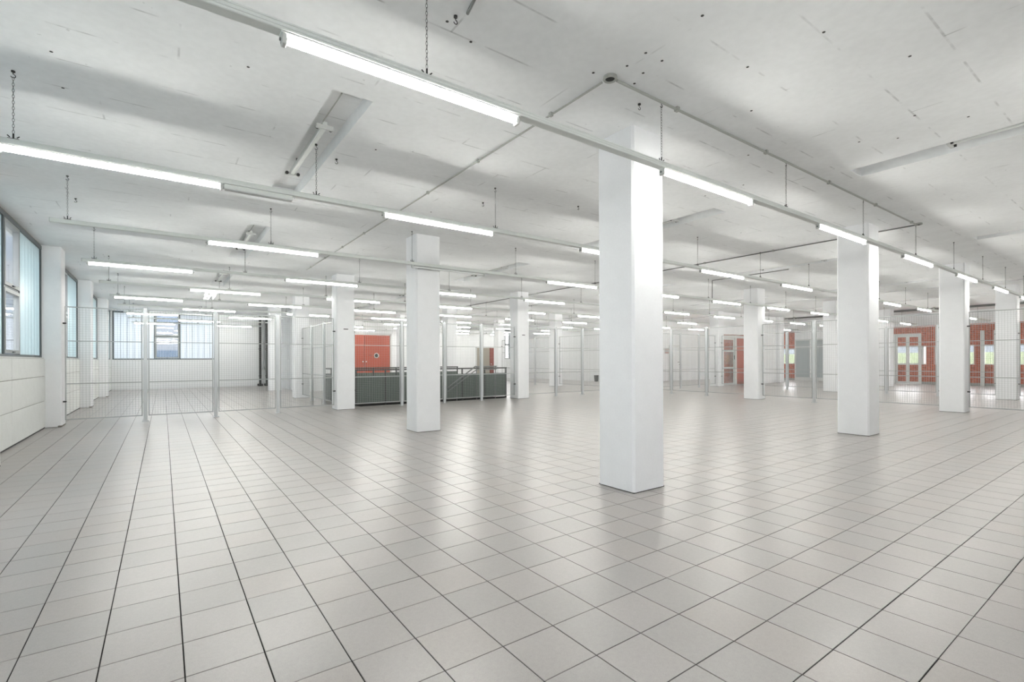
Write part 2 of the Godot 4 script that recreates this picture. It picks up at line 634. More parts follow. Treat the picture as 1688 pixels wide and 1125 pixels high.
func make_walls() -> void:
	# window wall on the left: painted blocks below, bays of channel glass above
	var wl := structure("wall_left", "white painted concrete block parapet below the left window band", "wall")
	var core := Geo.new()
	gbox(core, XL - 0.3, XL - 0.012, -0.2, 1.37, BN, BB)
	gbox(core, XL - 0.3, XL - 0.06, 3.6, H + 0.01, BN, BB)
	piece("wall_core", core.mesh(M.dirty), wl)
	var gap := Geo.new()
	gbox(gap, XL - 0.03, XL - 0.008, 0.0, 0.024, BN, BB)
	piece("base_dirt_shade", gap.mesh(M.dark), wl)  # dark strip along the floor gap: dirt and shadow put into its colour
	var rows := [[0.025, 0.538], [0.546, 1.028], [1.036, 1.37]]
	var b := 10.62 - 2.51 * 7
	while b < BB - 0.05:
		var b0 := maxf(b + 0.009, BN)
		var b1 := minf(b + 2.501, BB)
		for r in rows:
			var g := Geo.new()
			g.block(Vector3(XL - 0.02, r[0], -b1), Vector3(XL, r[1], -b0), 0.003)
			piece("block", g.mesh(M.block), wl)
		b += 2.51
	# pilasters of the window wall
	var pil := Geo.new()
	pil.block(Vector3(-0.35, 0, -0.48), Vector3(0.24, H, 0), 0.012)
	var pm := pil.mesh(M.column)
	var foot := Geo.new()
	foot.block(Vector3(0.18, 0, -0.47), Vector3(0.245, 0.035, 0.006), 0.008)
	var fm := foot.mesh(M.dirty)
	for j in range(-1, 5):
		var t := piece("pilaster", pm, wl, V(XL, 0, B0 + PB * j))
		piece("foot", fm, t)
	var wn := {1: "window band of bluish channel glass with a two-sash window, left edge", 2: "window band of channel glass behind the fence's first pilaster", 3: "narrow-looking window band between the two farther pilasters", 4: "farthest window band beside the back corner"}
	for j in range(-1, 5):
		var s0 := B0 + PB * j + CW
		var s1 := B0 + PB * (j + 1) if j < 4 else BB
		# turned so that u runs with b and w points into the room (+x)
		var number := j if j > 0 else 7 - j
		window_bay("window_%d" % number, wn.get(j, "window band of channel glass, %s bay beside the camera" % ORD[1 - j]), V(XL - 0.08, 0, s0), PI / 2, s1 - s0, 1.4, 3.6, 1.78, 2.72, M.channel)
	# back wall
	var wb := Geo.new()
	gbox(wb, XL - 0.3, -1.88, -0.2, H, BB, BB + 0.3)
	gbox(wb, -1.88, 2.2, -0.2, 1.37, BB, BB + 0.3)
	gbox(wb, 2.2, 19.2, -0.2, H, BB, BB + 0.3)
	gbox(wb, 19.2, 20.95, -0.2, 1.37, BB, BB + 0.3)
	gbox(wb, 19.2, 20.95, 3.45, H, BB, BB + 0.3)
	gbox(wb, 20.95, 21.5, -0.2, H, BB, BB + 0.3)
	structure("wall_back", "white back wall with the window band and the red doors", "wall", wb.mesh(M.white))
	window_bay("window_5", "bright channel glass window with grey middle sashes in the back wall, left", V(-1.88, 0, BB + 0.1), 0.0, 4.08, 1.4, H, 1.58, 2.52, M.channel_white)
	window_bay("window_6", "small bright window in the back wall beside the far red doorway", V(19.2, 0, BB + 0.1), 0.0, 1.75, 1.4, 3.45, 0.72, 1.1, M.channel_white)
	# lift core at the back left
	var co := Geo.new()
	gbox(co, 4.7, 6.95, -0.1, H + 0.01, 22.0, BB + 0.1)
	structure("wall_core_left", "plain white block of the lift core behind the stairwell fence", "wall", co.mesh(M.white))
	# offices at the back right
	var wo := Geo.new()
	gbox(wo, 21.2, 21.45, -0.1, H + 0.01, 18.5, BB + 0.3)
	structure("wall_office_side", "long white wall seen beyond the two lone fence posts", "wall", wo.mesh(M.white))
	var wf := Geo.new()
	gbox(wf, 21.45, XR + 0.3, -0.1, H + 0.01, 18.5, 18.75)
	structure("wall_office_front", "white wall with the white door, right of the big column", "wall", wf.mesh(M.white))
	# partition at the right, between two columns
	var wp := Geo.new()
	gbox(wp, 24.95, 27.66, -0.1, H + 0.01, 13.45, 13.6)
	gbox(wp, 22.16, 24.95, 2.56, H + 0.01, 13.45, 13.6)
	gbox(wp, 22.16, 22.3, -0.1, 2.56, 13.45, 13.6)
	structure("wall_partition", "white partition with the red and brick-coloured doorway", "wall", wp.mesh(M.white))
	var wn2 := Geo.new()
	gbox(wn2, XL - 0.3, XR + 0.3, -0.2, H + 0.02, BN - 0.2, BN)
	structure("wall_near", "plain white wall behind the camera", "wall", wn2.mesh(M.white))
	make_brick_wall()


func make_brick_wall() -> void:
	var wr := structure("wall_right", "red brick outer wall with a window band and white posts", "wall")
	var d0 := 8.05                                                  # double door
	var d1 := 9.2
	var low := Geo.new()
	gbox(low, XR, XR + 0.3, 0.13, 1.0, BN, d0)
	gbox(low, XR, XR + 0.3, 0.13, 1.0, d1, 11.6)
	gbox(low, XR, XR + 0.3, 0.13, 1.0, 14.2, 18.5)
	piece("brick_parapet", low.mesh(M.brick), wr)
	var ped := Geo.new()
	gbox(ped, XR - 0.01, XR + 0.3, -0.2, 0.13, BN, d0)
	gbox(ped, XR - 0.01, XR + 0.3, -0.2, 0.13, d1, 11.6)
	gbox(ped, XR - 0.01, XR + 0.3, -0.2, 0.13, 14.2, 18.5)
	gbox(ped, XR, XR + 0.3, -0.2, 0.0, d0, d1)
	gbox(ped, XR, XR + 0.3, -0.2, 0.0, 11.6, 14.2)
	piece("plinth", ped.mesh(M.concrete), wr)
	var lin := Geo.new()
	gbox(lin, XR, XR + 0.3, 1.96, 2.97, BN, d0)
	gbox(lin, XR, XR + 0.3, 2.6, 2.97, d0, d1)
	gbox(lin, XR, XR + 0.3, 1.96, 2.97, d1, 11.6)
	gbox(lin, XR, XR + 0.3, 1.96, 2.97, 14.2, 18.5)
	piece("brick_lintel", lin.mesh(M.brick), wr)
	var top := Geo.new()
	gbox(top, XR - 0.02, XR + 0.3, 2.97, H + 0.01, BN, 18.5)
	gbox(top, XR, XR + 0.3, 2.5, 2.97, 11.6, 14.2)
	piece("upper_beam", top.mesh(M.white), wr)
	for p in [[5.85, 6.05], [7.55, 7.85], [3.2, 3.45], [0.2, 0.5], [-3.0, -2.7], [10.2, 10.5], [16.0, 16.3]]:
		var g := Geo.new()
		gbox(g, XR, XR + 0.3, 1.0, 1.96, p[0], p[1])
		piece("brick_pier", g.mesh(M.brick), wr)
	for p in [5.76, 5.3, 4.2, 2.2, 7.35, 9.35, 11.5, -1.0, -4.5]:
		var g := Geo.new()
		g.block(Vector3(XR - 0.12, 0.0, -p - 0.07), Vector3(XR - 0.01, 2.62, -p + 0.07), 0.008)
		piece("post", g.mesh(M.pale_frame), wr)
	# panes of the window band
	var edges := [BN, -3.0, -2.7, 0.2, 0.5, 3.2, 3.45, 5.85, 6.05, 7.55, 7.85, d0]
	var number := 11
	for k in range(0, edges.size() - 1, 2):
		band_window("window_%d" % number, "window pane in the brick wall, %s from the double door" % ORD[6 - k / 2], edges[k], edges[k + 1])
		number += 1
	for e in [[d1, 10.2], [10.5, 11.6], [14.2, 16.0], [16.3, 18.5]]:
		band_window("window_%d" % number, "window pane in the brick wall beyond the double door, %s from it" % ORD[number - 16], e[0], e[1])
		number += 1
	# glazed double door
	var dr := structure("door_1", "white framed double glazed door in the red brick wall", "door")
	dr.position = V(XR + 0.05, 0, d0)
	var f := Geo.new()
	f.box(Vector3(-0.08, 0, -0.07), Vector3(0.05, 2.6, 0))
	f.box(Vector3(-0.08, 0, -(d1 - d0)), Vector3(0.05, 2.6, -(d1 - d0) + 0.07))
	f.box(Vector3(-0.08, 2.53, -(d1 - d0) + 0.07), Vector3(0.05, 2.6, -0.07))
	piece("door_frame", f.mesh(M.pale_frame), dr)
	var half := (d1 - d0 - 0.14) / 2.0
	for k in 2:
		var z1 := -0.07 - k * half - 0.006
		var z0 := z1 - half + 0.012
		var g := Geo.new()
		g.box(Vector3(-0.03, 0.01, z0), Vector3(0.02, 2.52, z0 + 0.07))
		g.box(Vector3(-0.03, 0.01, z1 - 0.07), Vector3(0.02, 2.52, z1))
		g.box(Vector3(-0.03, 0.01, z0 + 0.07), Vector3(0.02, 0.12, z1 - 0.07))
		g.box(Vector3(-0.03, 2.42, z0 + 0.07), Vector3(0.02, 2.52, z1 - 0.07))
		g.box(Vector3(-0.03, 0.98, z0 + 0.07), Vector3(0.02, 1.06, z1 - 0.07))
		g.box(Vector3(-0.03, 1.92, z0 + 0.07), Vector3(0.02, 1.98, z1 - 0.07))
		var leaf := piece("door_leaf", g.mesh(M.pale_frame), dr)
		var p := Geo.new()
		p.box(Vector3(-0.008, 1.06, z0 + 0.07), Vector3(0.0, 1.92, z1 - 0.07))
		piece("pane", p.mesh(M.glass), leaf)
		var lo := Geo.new()
		lo.box(Vector3(-0.015, 0.12, z0 + 0.07), Vector3(0.005, 0.98, z1 - 0.07))
		lo.box(Vector3(-0.015, 1.98, z0 + 0.07), Vector3(0.005, 2.42, z1 - 0.07))
		piece("panel", lo.mesh(M.brick), leaf)
	# glazed entrance at the far end of the brick wall
	var en := structure("door_4", "grey glazed entrance front in the far right corner", "door")
	en.position = V(XR + 0.05, 0, 11.6)
	var ef := Geo.new()
	for z in [0.0, 0.85, 1.7, 2.54]:
		ef.box(Vector3(-0.06, 0, -z - 0.06), Vector3(0.05, 2.5, -z))
	ef.box(Vector3(-0.06, 2.42, -2.54), Vector3(0.05, 2.5, -0.06))
	ef.box(Vector3(-0.06, 2.0, -2.54), Vector3(0.05, 2.06, -0.06))
	ef.box(Vector3(-0.06, 0.0, -2.54), Vector3(0.05, 0.2, -0.06))
	piece("door_frame", ef.mesh(M.pale_frame), en)
	for z in [0.06, 0.91, 1.76]:
		var p := Geo.new()
		p.box(Vector3(-0.008, 0.2, -z - 0.78), Vector3(0.0, 2.42, -z))
		piece("pane", p.mesh(M.channel_grey), en)


func band_window(called: String, label: String, b0: float, b1: float) -> void:
	var o := structure(called, label, "window")
	o.position = V(XR + 0.12, 1.0, b0)
	var w := b1 - b0
	var f := Geo.new()
	f.box(Vector3(-0.04, 0, -w), Vector3(0.04, 0.05, 0))
	f.box(Vector3(-0.04, 0.9, -w), Vector3(0.04, 0.96, 0))
	f.box(Vector3(-0.04, 0.05, -0.05), Vector3(0.04, 0.9, 0))
	f.box(Vector3(-0.04, 0.05, -w), Vector3(0.04, 0.9, -w + 0.05))
	piece("window_frame", f.mesh(M.pale_frame), o)
	var p := Geo.new()
	p.box(Vector3(-0.004, 0.05, -w + 0.05), Vector3(0.002, 0.9, -0.05))
	piece("pane", p.mesh(M.glass), o)


# ---------------------------------------------------------------- columns
func make_columns() -> void:
	var g := Geo.new()
	var e := 0.022
	var s := CW
	g.extrude([Vector2(e, 0), Vector2(s - e, 0), Vector2(s, -e), Vector2(s, -s + e), Vector2(s - e, -s), Vector2(e, -s), Vector2(0, -s + e), Vector2(0, -e)], 0.008, H)
	var me := g.mesh(M.column)
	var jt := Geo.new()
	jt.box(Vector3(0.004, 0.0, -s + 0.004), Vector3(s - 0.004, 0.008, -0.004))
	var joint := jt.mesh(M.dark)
	var pl := Geo.new()
	pl.box(Vector3(0.18, 2.15, 0.0), Vector3(0.3, 2.172, 0.004))
	var plate := pl.mesh(M.dark)
	var say := {
		"0,0": "large white square column nearest the camera", "0,1": "white square column left of centre, in front of the stairwell fence", "0,2": "white column with a small dark plate, left of the orange-red door",
		"0,3": "white column standing behind the left fence, left of the dark plated one", "0,4": "small white column far back left, right of the dark pipes",
		"1,0": "big white square column right of the nearest one", "2,0": "white column right of the second largest one, with the fence behind its right edge", "3,0": "white column near the right edge before the brick wall",
		"1,2": "white column with a small dark plate at the right end of the stairwell", "2,1": "white column midway between the two largest columns on the right", "2,3": "distant white column behind a fence post, left of the nearest column",
		"3,1": "white column partly hidden by the big right column's left edge", "3,2": "distant white column just left of the red doorway", "4,2": "distant white column just right of the middle fence column",
		"4,1": "slim-looking white column right of the big right column, left of the double door", "5,1": "white column against the brick wall, right of the double door",
		"1,1": "white column hidden behind the nearest column", "2,2": "white column at the fence corner, hidden behind the nearest column", "1,3": "white column behind the stairwell's two fence posts",
		"1,4": "far white column beside the orange-red door's right edge", "2,4": "far white column between the dark red doorway and the small bright window", "3,-1": "white column out past the right edge, third bay",
		"0,-1": "white column behind the camera, first from the windows", "1,-1": "white column behind the camera, second from the windows", "2,-1": "white column out past the right edge, at the fence's end", "4,0": "white column just past the right edge", "5,0": "white column past the right edge beside the brick wall",
		"4,-1": "white column out past the right edge, fourth bay", "5,2": "white column in the far right corner behind the partition"}
	for i in 6:
		for j in range(-1, 5):
			var key := "%d,%d" % [i, j]
			if not say.has(key):
				continue
			var t := thing("concrete_column", V(X0 + PX * i, 0, B0 + PB * j), say[key], "column", "white concrete columns of the hall")
			piece("shaft", me, t)
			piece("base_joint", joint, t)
			if key == "0,2" or key == "1,2":
				piece("sign_plate", plate, t)


# ---------------------------------------------------------------- lamps
const ROW_B := [0.05, 2.76, 5.44, 8.13, 11.0, 13.8, 16.45, 19.1, 21.8, 24.5, 27.2]
const RAIL_Y := 3.03


func row_end(b: float) -> float:
	if b > 18.4: return 20.9
	return 31.0


func blocked(x: float, b: float) -> bool:
	return b > 21.5 and x > 3.0 and x < 7.1


func make_lamps() -> void:
	# lamp: tube, two holders, batten body; local origin at the middle of the rail's underside
	var tube := Geo.new()
	tube.tube(Vector3(-0.74, -0.032, 0), Vector3(0.74, -0.032, 0), 0.018, 12)
	var tube_lit := tube.mesh(M.lit)
	var tube_off := tube.mesh(M.unlit)
	var hol := Geo.new()
	hol.block(Vector3(-0.012, -0.06, -0.024), Vector3(0.012, 0.0, 0.024), 0.004)
	hol.tube(Vector3(-0.014, -0.032, 0), Vector3(0.014, -0.032, 0), 0.024, 10)
	var holder := hol.mesh(M.holder)
	var pin := Geo.new()
	pin.tube(Vector3(-0.022, -0.032, 0), Vector3(0.022, -0.032, 0), 0.009, 6)
	var pins := pin.mesh(M.wire)
	var bod := Geo.new()
	bod.block(Vector3(-0.77, -0.006, -0.03), Vector3(0.77, 0.0, 0.03), 0.002)
	var body := bod.mesh(M.rail)
	# rail profile: channel with two side lips and a ridge along each side
	var link := chain_mesh()
	var hk := hook_mesh()
	var br := Geo.new()
	br.block(Vector3(-0.035, 0.0, -0.012), Vector3(0.035, 0.012, 0.012), 0.003)
	br.tube(Vector3(0, 0.01, 0), Vector3(0, 0.05, 0), 0.006, 6)
	br.tube(Vector3(-0.02, 0.02, 0), Vector3(-0.035, 0.034, 0), 0.004, 5)
	br.tube(Vector3(0.02, 0.02, 0), Vector3(0.035, 0.034, 0), 0.004, 5)
	var bracket := br.mesh(M.dark)
	for r in ROW_B.size():
		var b: float = ROW_B[r]
		var vis := r                                             # 1 = the nearest row in view
		var where: String
		if vis >= 1:
			where = "%s lamp rail from the camera" % ORD[vis] if vis > 1 else "lamp rail nearest the camera"
		else:
			where = "unseen lamp rail overhead"
		var segs := [[-1.12, row_end(b)]]
		if b > 21.5:
			segs = [[-1.12, 4.0], [7.4, row_end(b)]]
		for q in segs.size():
			var sg: Array = segs[q]
			var l: float = sg[1] - sg[0]
			var rail := Geo.new()
			rail.block(Vector3(0, 0, -0.036), Vector3(l, 0.05, 0.036), 0.004)
			rail.box(Vector3(0, 0.016, -0.0395), Vector3(l, 0.022, 0.0395))
			rail.box(Vector3(0, 0.036, -0.0395), Vector3(l, 0.042, 0.0395))
			var part_of: String = "" if segs.size() == 1 else [", piece by the windows", ", piece past the lift core"][q]
			var t := thing("lamp_rail", V(sg[0], RAIL_Y, b), "long white %s%s" % [where, part_of], "rail", "white lamp rails under the ceiling")
			piece("channel", rail.mesh(M.rail), t)
			for e in [0.0, l]:
				var ec := Geo.new()
				ec.block(Vector3(e - 0.004, 0.0, -0.038), Vector3(e + 0.004, 0.05, 0.038), 0.002)
				piece("end_cap", ec.mesh(M.holder), t)
		var n := 0
		var x := -0.29 if vis % 2 == 0 else 1.27
		while x < row_end(b) - 0.8:
			if not blocked(x, b):
				n += 1
				var off := vis == 3 and n == 2
				var label := "lit fluorescent tube, %s from the windows on the %s" % [ORD[n], where]
				if off:
					label = "dead fluorescent tube lamp in the third row, in front of the left-centre column"
				var t := thing("tube_lamp", V(x, RAIL_Y - 0.0005, b), label, "lamp", "fluorescent lamps of the hanging rows")
				piece("tube", tube_off if off else tube_lit, t)
				for s in [-0.752, 0.752]:
					var ho := piece("lamp_holder", holder, t, Vector3(s, 0, 0))
					piece("contact", pins, ho)
				piece("batten", body, t)
				if not off:
					var al := AreaLight3D.new()
					al.name = "lamp_light"
					al.area_size = Vector2(1.48, 0.042)
					al.area_normalize_energy = false
					al.light_energy = LAMP_ENERGY
					al.light_color = srgb(255, 254, 248)
					al.shadow_enabled = true
					al.area_range = 60.0
					al.area_attenuation = 2.0
					al.position = Vector3(0, -0.056, 0)
					al.rotation = Vector3(-PI / 2, 0, 0)
					t.add_child(al)
			x += 3.12
		var k := 0
		x = -0.96
		while x < row_end(b) - 0.3:
			if not blocked(x, b):
				k += 1
				var t := thing("suspension_chain", V(x, H, b), "thin dark chain, %s from the windows, holding the %s" % [ORD[k], where], "chain", "chains of the lamp rails")
				piece("hook", hk, t)
				var c := piece("chain_links", link, t)
				c.set_meta("kind", "stuff")
				piece("bracket", bracket, t, Vector3(0, RAIL_Y + 0.05 - H, 0))
			x += 2.295
	# ballast cover under the second row
	var bc := Geo.new()
	bc.block(Vector3(0, -0.05, -0.025), Vector3(0.62, 0, 0.025), 0.006)
	var cov := thing("ballast_box", V(0.48, RAIL_Y, 5.44), "slim white ballast box under the second lamp rail, next to its first tube", "box")
	piece("cover", bc.mesh(M.rail), cov)
	var lid := Geo.new()
	lid.box(Vector3(0.01, -0.056, -0.027), Vector3(0.61, -0.05, 0.027))
	piece("lid", lid.mesh(M.holder), cov)


func chain_mesh() -> Mesh:
	var g := Geo.new()
	var y := -0.05
	var low := RAIL_Y + 0.05 - H + 0.05
	var k := 0
	while y > low + 0.01:
		var pts := []
		for i in 9:
			var a := TAU * i / 8.0
			var u := 0.0065 * cos(a)
			var w := 0.015 * sin(a)
			pts.append(Vector3(u, y - 0.012 + w, 0) if k % 2 == 0 else Vector3(0, y - 0.012 + w, u))
		g.rod(pts, 0.0016, 4)
		y -= 0.0235
		k += 1
	return g.mesh(M.wire)


func hook_mesh() -> Mesh:
	var g := Geo.new()
	g.tube(Vector3(0, 0.004, 0), Vector3(0, -0.012, 0), 0.013, 8)
	var pts := [Vector3(0, -0.01, 0), Vector3(0, -0.028, 0)]
	for i in 8:
		var a := PI / 2 - TAU * 0.72 * i / 7.0
		pts.append(Vector3(0.014 * cos(a), -0.042 + 0.014 * sin(a), 0))
	g.rod(pts, 0.003, 5)
	return g.mesh(M.dark)


func make_slot_lamps() -> void:
	var bod := Geo.new()
	bod.block(Vector3(-0.026, -0.06, -0.77), Vector3(0.026, 0.0, 0.77), 0.006)
	var body := bod.mesh(M.rail)
	var tb := Geo.new()
	tb.tube(Vector3(0, -0.055, -0.73), Vector3(0, -0.055, 0.73), 0.014, 8)
	var on := tb.mesh(M.lit)
	var ho := Geo.new()
	ho.block(Vector3(-0.085, -0.075, -0.018), Vector3(0.085, -0.035, 0.018), 0.004)
	var holder := ho.mesh(M.holder)
	var cap := Geo.new()
	cap.tube(Vector3(0, -0.055, -0.022), Vector3(0, -0.055, 0.022), 0.02, 8)
	var caps := cap.mesh(M.dark)
	var sm := Geo.new()
	sm.tube(Vector3(0, -0.002, 0), Vector3(0, 0.06, 0), 0.008, 6)
	var stem := sm.mesh(M.wire)
	var cb := Geo.new()
	cb.tube(Vector3(-0.02, -0.01, 0.77), Vector3(-0.02, -0.01, 1.4), 0.007, 6)
	var cable := cb.mesh(M.conduit)
	for i in SLOT_X.size():
		for k in range(-1, 5):
			var b := 5.8 + PB * k
			var x: float = SLOT_X[i] + 0.14
			if x > 21.0 and b > 12.0:
				continue
			if x > 20.0 and b > 18.0:
				continue
			var is_on := i == 0 and k == 3
			var label := "unlit twin tube lamp, %s from the camera in the %s line of ceiling recesses" % [ORD[k + 2], ORD[i + 1]]
			if is_on:
				label = "lit twin tube lamp in the farthest-looking ceiling recess above the back windows"
			var t := thing("recessed_lamp", V(x, H + SLOT_UP - 0.06, b), label, "lamp", "lamps in the ceiling recesses")
			piece("body", body, t)
			piece("cable", cable, t)
			for e in [-0.5, 0.5]:
				piece("stem", stem, t, Vector3(0, 0, e))
			for s in [-0.065, 0.065]:
				if is_on:
					piece("tube", on, t, Vector3(s, 0, 0))
				for e in [-0.74, 0.74]:
					piece("tube_cap", caps, t, Vector3(s, 0, e))
			for e in [-0.755, 0.755]:
				piece("lamp_holder", holder, t, Vector3(0, 0, e))
			if is_on:
				var al := AreaLight3D.new()
				al.name = "lamp_light"
				al.area_size = Vector2(0.16, 1.46)
				al.area_normalize_energy = false
				al.light_energy = LAMP_ENERGY * 0.4
				al.shadow_enabled = true
				al.area_range = 60.0
				al.area_attenuation = 2.0
				al.position = Vector3(0, -0.085, 0)
				al.rotation = Vector3(-PI / 2, 0, 0)
				t.add_child(al)


# ---------------------------------------------------------------- ceiling fittings
func pipe_run(label: String, pts: Array, r: float, m: Material, clips: float) -> void:
	var t := thing("conduit_pipe", pts[0], label, "pipe")
	var g := Geo.new()
	for i in pts.size() - 1:
		g.tube(pts[i] - pts[0], pts[i + 1] - pts[0], r, 8)
	piece("pipe", g.mesh(m), t)
	if clips > 0.0:
		var c := Geo.new()
		c.block(Vector3(-r - 0.008, -r - 0.006, -r - 0.008), Vector3(r + 0.008, H - pts[0].y, r + 0.008), 0.003)
		var me := c.mesh(M.conduit)
		for i in pts.size() - 1:
			var l: float = (pts[i + 1] - pts[i]).length()
			if absf(pts[i + 1].y - pts[i].y) > 0.1:
				continue
			var s := clips / 2.0
			while s < l:
				piece("clip", me, t, pts[i].lerp(pts[i + 1], s / l) - pts[0])
				s += clips


func make_fittings() -> void:
	var y := H - 0.022
	pipe_run("thin white conduit on the ceiling running away from the round junction box", [V(2.95, y, 2.83), V(2.95, y, 13.0)], 0.009, M.conduit, 1.3)
	pipe_run("grey conduit on the ceiling along the nearest lamp row", [V(3.03, y, 2.74), V(10.42, y, 2.74)], 0.012, M.conduit, 1.6)
	pipe_run("dark thin conduit crossing the ceiling left of the big right column", [V(10.5, y, 2.76), V(10.5, y, 18.0)], 0.012, M.wire, 1.6)
	pipe_run("thin conduit with a vertical drop to the third lamp row", [V(13.0, y, 6.0), V(13.0, y, 8.13), V(13.0, 3.08, 8.13)], 0.011, M.wire, 0.0)
	pipe_run("first of two dark pipes under the ceiling before the brick wall", [V(28.35, H - 0.06, BN + 0.1), V(28.35, H - 0.06, 13.3)], 0.03, M.wire, 3.0)
	pipe_run("second of two dark pipes under the ceiling before the brick wall", [V(28.75, H - 0.06, BN + 0.1), V(28.75, H - 0.06, 13.3)], 0.03, M.wire, 3.0)
	for a in [[2.97, 2.76, "round white junction box with an open dark mouth on the near ceiling"], [10.5, 2.72, "small junction box where two conduits meet on the right ceiling"]]:
		var t := thing("junction_box", V(a[0], H, a[1]), a[2], "junction box")
		var ring := Geo.new()
		for i in 16:
			var t0 := TAU * i / 16.0
			var t1 := TAU * (i + 1) / 16.0
			ring.tube(Vector3(0.048 * cos(t0), -0.018, 0.048 * sin(t0)), Vector3(0.048 * cos(t1), -0.018, 0.048 * sin(t1)), 0.011, 6)
		ring.tube(Vector3(0, 0.0, 0), Vector3(0, -0.015, 0), 0.055, 16)
		piece("housing", ring.mesh(M.conduit), t)
		var m := Geo.new()
		m.tube(Vector3(0, -0.015, 0), Vector3(0, -0.019, 0), 0.04, 12)
		m.rod([Vector3(-0.02, -0.018, 0.0), Vector3(0.0, -0.034, 0.01), Vector3(0.02, -0.02, -0.01)], 0.004, 5)
		piece("terminal", m.mesh(M.dark), t)
	var hk := hook_mesh()
	for a in [[3.5, 2.9, "bare hook in the ceiling left of the chain before the nearest column"], [1.6, 2.87, "bare hook in the ceiling at the top edge of the picture"], [1.62, 5.7, "bare hook in the ceiling beside the large lamp recess"], [3.82, 6.05, "bare hook in the ceiling left of the second row's third chain"], [5.08, 5.37, "bare hook in the ceiling left of the nearest column's shaft"], [-1.0, 9.2, "bare hook in the ceiling beside the third row's first chain"]]:
		var t := thing("ceiling_hook", V(a[0], H, a[1]), a[2], "hook", "bare hooks in the ceiling")
		piece("hook", hk, t)
	# bracket end at the top edge
	pipe_run("stub of grey pipe hanging into the top edge of the picture", [V(1.64, H - 0.02, 2.78), V(1.5, H - 0.02, 2.1)], 0.011, M.wire, 0.0)


# ---------------------------------------------------------------- fences
const FH := 2.47


func panel_mesh(w: float) -> Array:
	var key := "panel%d" % roundi(w * 1000)
	if cache.has(key):
		return cache[key]
	var y0 := 0.12
	var y1 := FH - 0.02
	var f := Geo.new()
	var t := 0.022
	f.box(Vector3(0, y0, -t / 2), Vector3(t, y1, t / 2))
	f.box(Vector3(w - t, y0, -t / 2), Vector3(w, y1, t / 2))
	f.box(Vector3(t, y0, -t / 2), Vector3(w - t, y0 + t, t / 2))
	f.box(Vector3(t, y1 - t, -t / 2), Vector3(w - t, y1, t / 2))
	var r := Geo.new()
	r.box(Vector3(t, 0, -0.009), Vector3(w - t, 0.02, 0.009))
	var m := Geo.new()
	var nx := roundi((w - 2 * t) / 0.05)
	for i in range(1, nx):
		var x := t + (w - 2 * t) * i / nx
		m.box(Vector3(x - 0.0017, y0 + t, -0.0017), Vector3(x + 0.0017, y1 - t, 0.0017))
	var ny := roundi((y1 - y0) / 0.05)
	for i in range(1, ny):
		var y := y0 + t + (y1 - y0 - 2 * t) * i / ny
		m.box(Vector3(t, y - 0.0011, 0.0017), Vector3(w - t, y + 0.0011, 0.0039))
	cache[key] = [f.mesh(M.fence), r.mesh(M.fence), m.mesh(M.mesh_wire)]
	return cache[key]


func fence_run(name_of: String, from: Vector2, stops: Array, along_x: bool, line: float, clamps: Array, show_first_post := false) -> void:
	# stops: coordinates along the run, from end to end; posts stand at the inner stops
	var post := Geo.new()
	post.block(Vector3(-0.035, 0.008, -0.035), Vector3(0.035, FH + 0.02, 0.035), 0.006)
	var base := Geo.new()
	base.block(Vector3(-0.065, 0, -0.065), Vector3(0.065, 0.01, 0.065), 0.003)
	for s in [[-0.05, -0.05], [0.05, 0.05]]:
		base.tube(Vector3(s[0], 0.01, s[1]), Vector3(s[0], 0.024, s[1]), 0.008, 6)
	var cap := Geo.new()
	cap.block(Vector3(-0.037, FH + 0.02, -0.037), Vector3(0.037, FH + 0.026, 0.037), 0.002)
	if not cache.has("post"):
		cache["post"] = [post.mesh(M.galv), base.mesh(M.galv), cap.mesh(M.fence)]
	var cl := Geo.new()
	cl.block(Vector3(-0.03, -0.014, -0.03), Vector3(0.03, 0.014, 0.03), 0.005)
	if not cache.has("clamp"):
		cache["clamp"] = cl.mesh(M.black)
	var n_post := 0
	for i in stops.size():
		var s: float = stops[i]
		if i > 0 and i < stops.size() - 1:
			n_post += 1
			var at := V(s, 0, line) if along_x else V(line, 0, s)
			var t := thing("fence_post", at, "galvanised fence post, %s along the %s" % [ORD[n_post], name_of], "post", "posts of the mesh fences")
			piece("post", cache["post"][0], t)
			piece("base_plate", cache["post"][1], t)
			piece("cap", cache["post"][2], t)
		if i == stops.size() - 1:
			continue
		var a: float = s + (0.05 if i > 0 else 0.03)
		var b: float = stops[i + 1] - (0.05 if i < stops.size() - 2 else 0.03)
		var w := roundf((b - a) * 200.0) / 200.0
		var me := panel_mesh(w)
		var t := thing("mesh_fence_panel", V(a, 0, line) if along_x else V(line, 0, a), "white wire mesh panel, %s along the %s" % [ORD[i + 1], name_of], "fence panel", "wire mesh fence panels")
		if not along_x:
			t.rotation.y = PI / 2
		piece("frame", me[0], t)
		for y in [0.85, 1.73]:
			piece("rail", me[1], t, Vector3(0, y, 0))
		var wm := piece("wire_mesh", me[2], t)
		wm.set_meta("kind", "stuff")
		if i == 0 and clamps[0]:
			for y in [0.5, 2.1]:
				piece("clamp", cache["clamp"], t, Vector3(-0.005, y, 0))
		if i == stops.size() - 2 and clamps[1]:
			for y in [0.5, 2.1]:
				piece("clamp", cache["clamp"], t, Vector3(w + 0.005, y, 0))


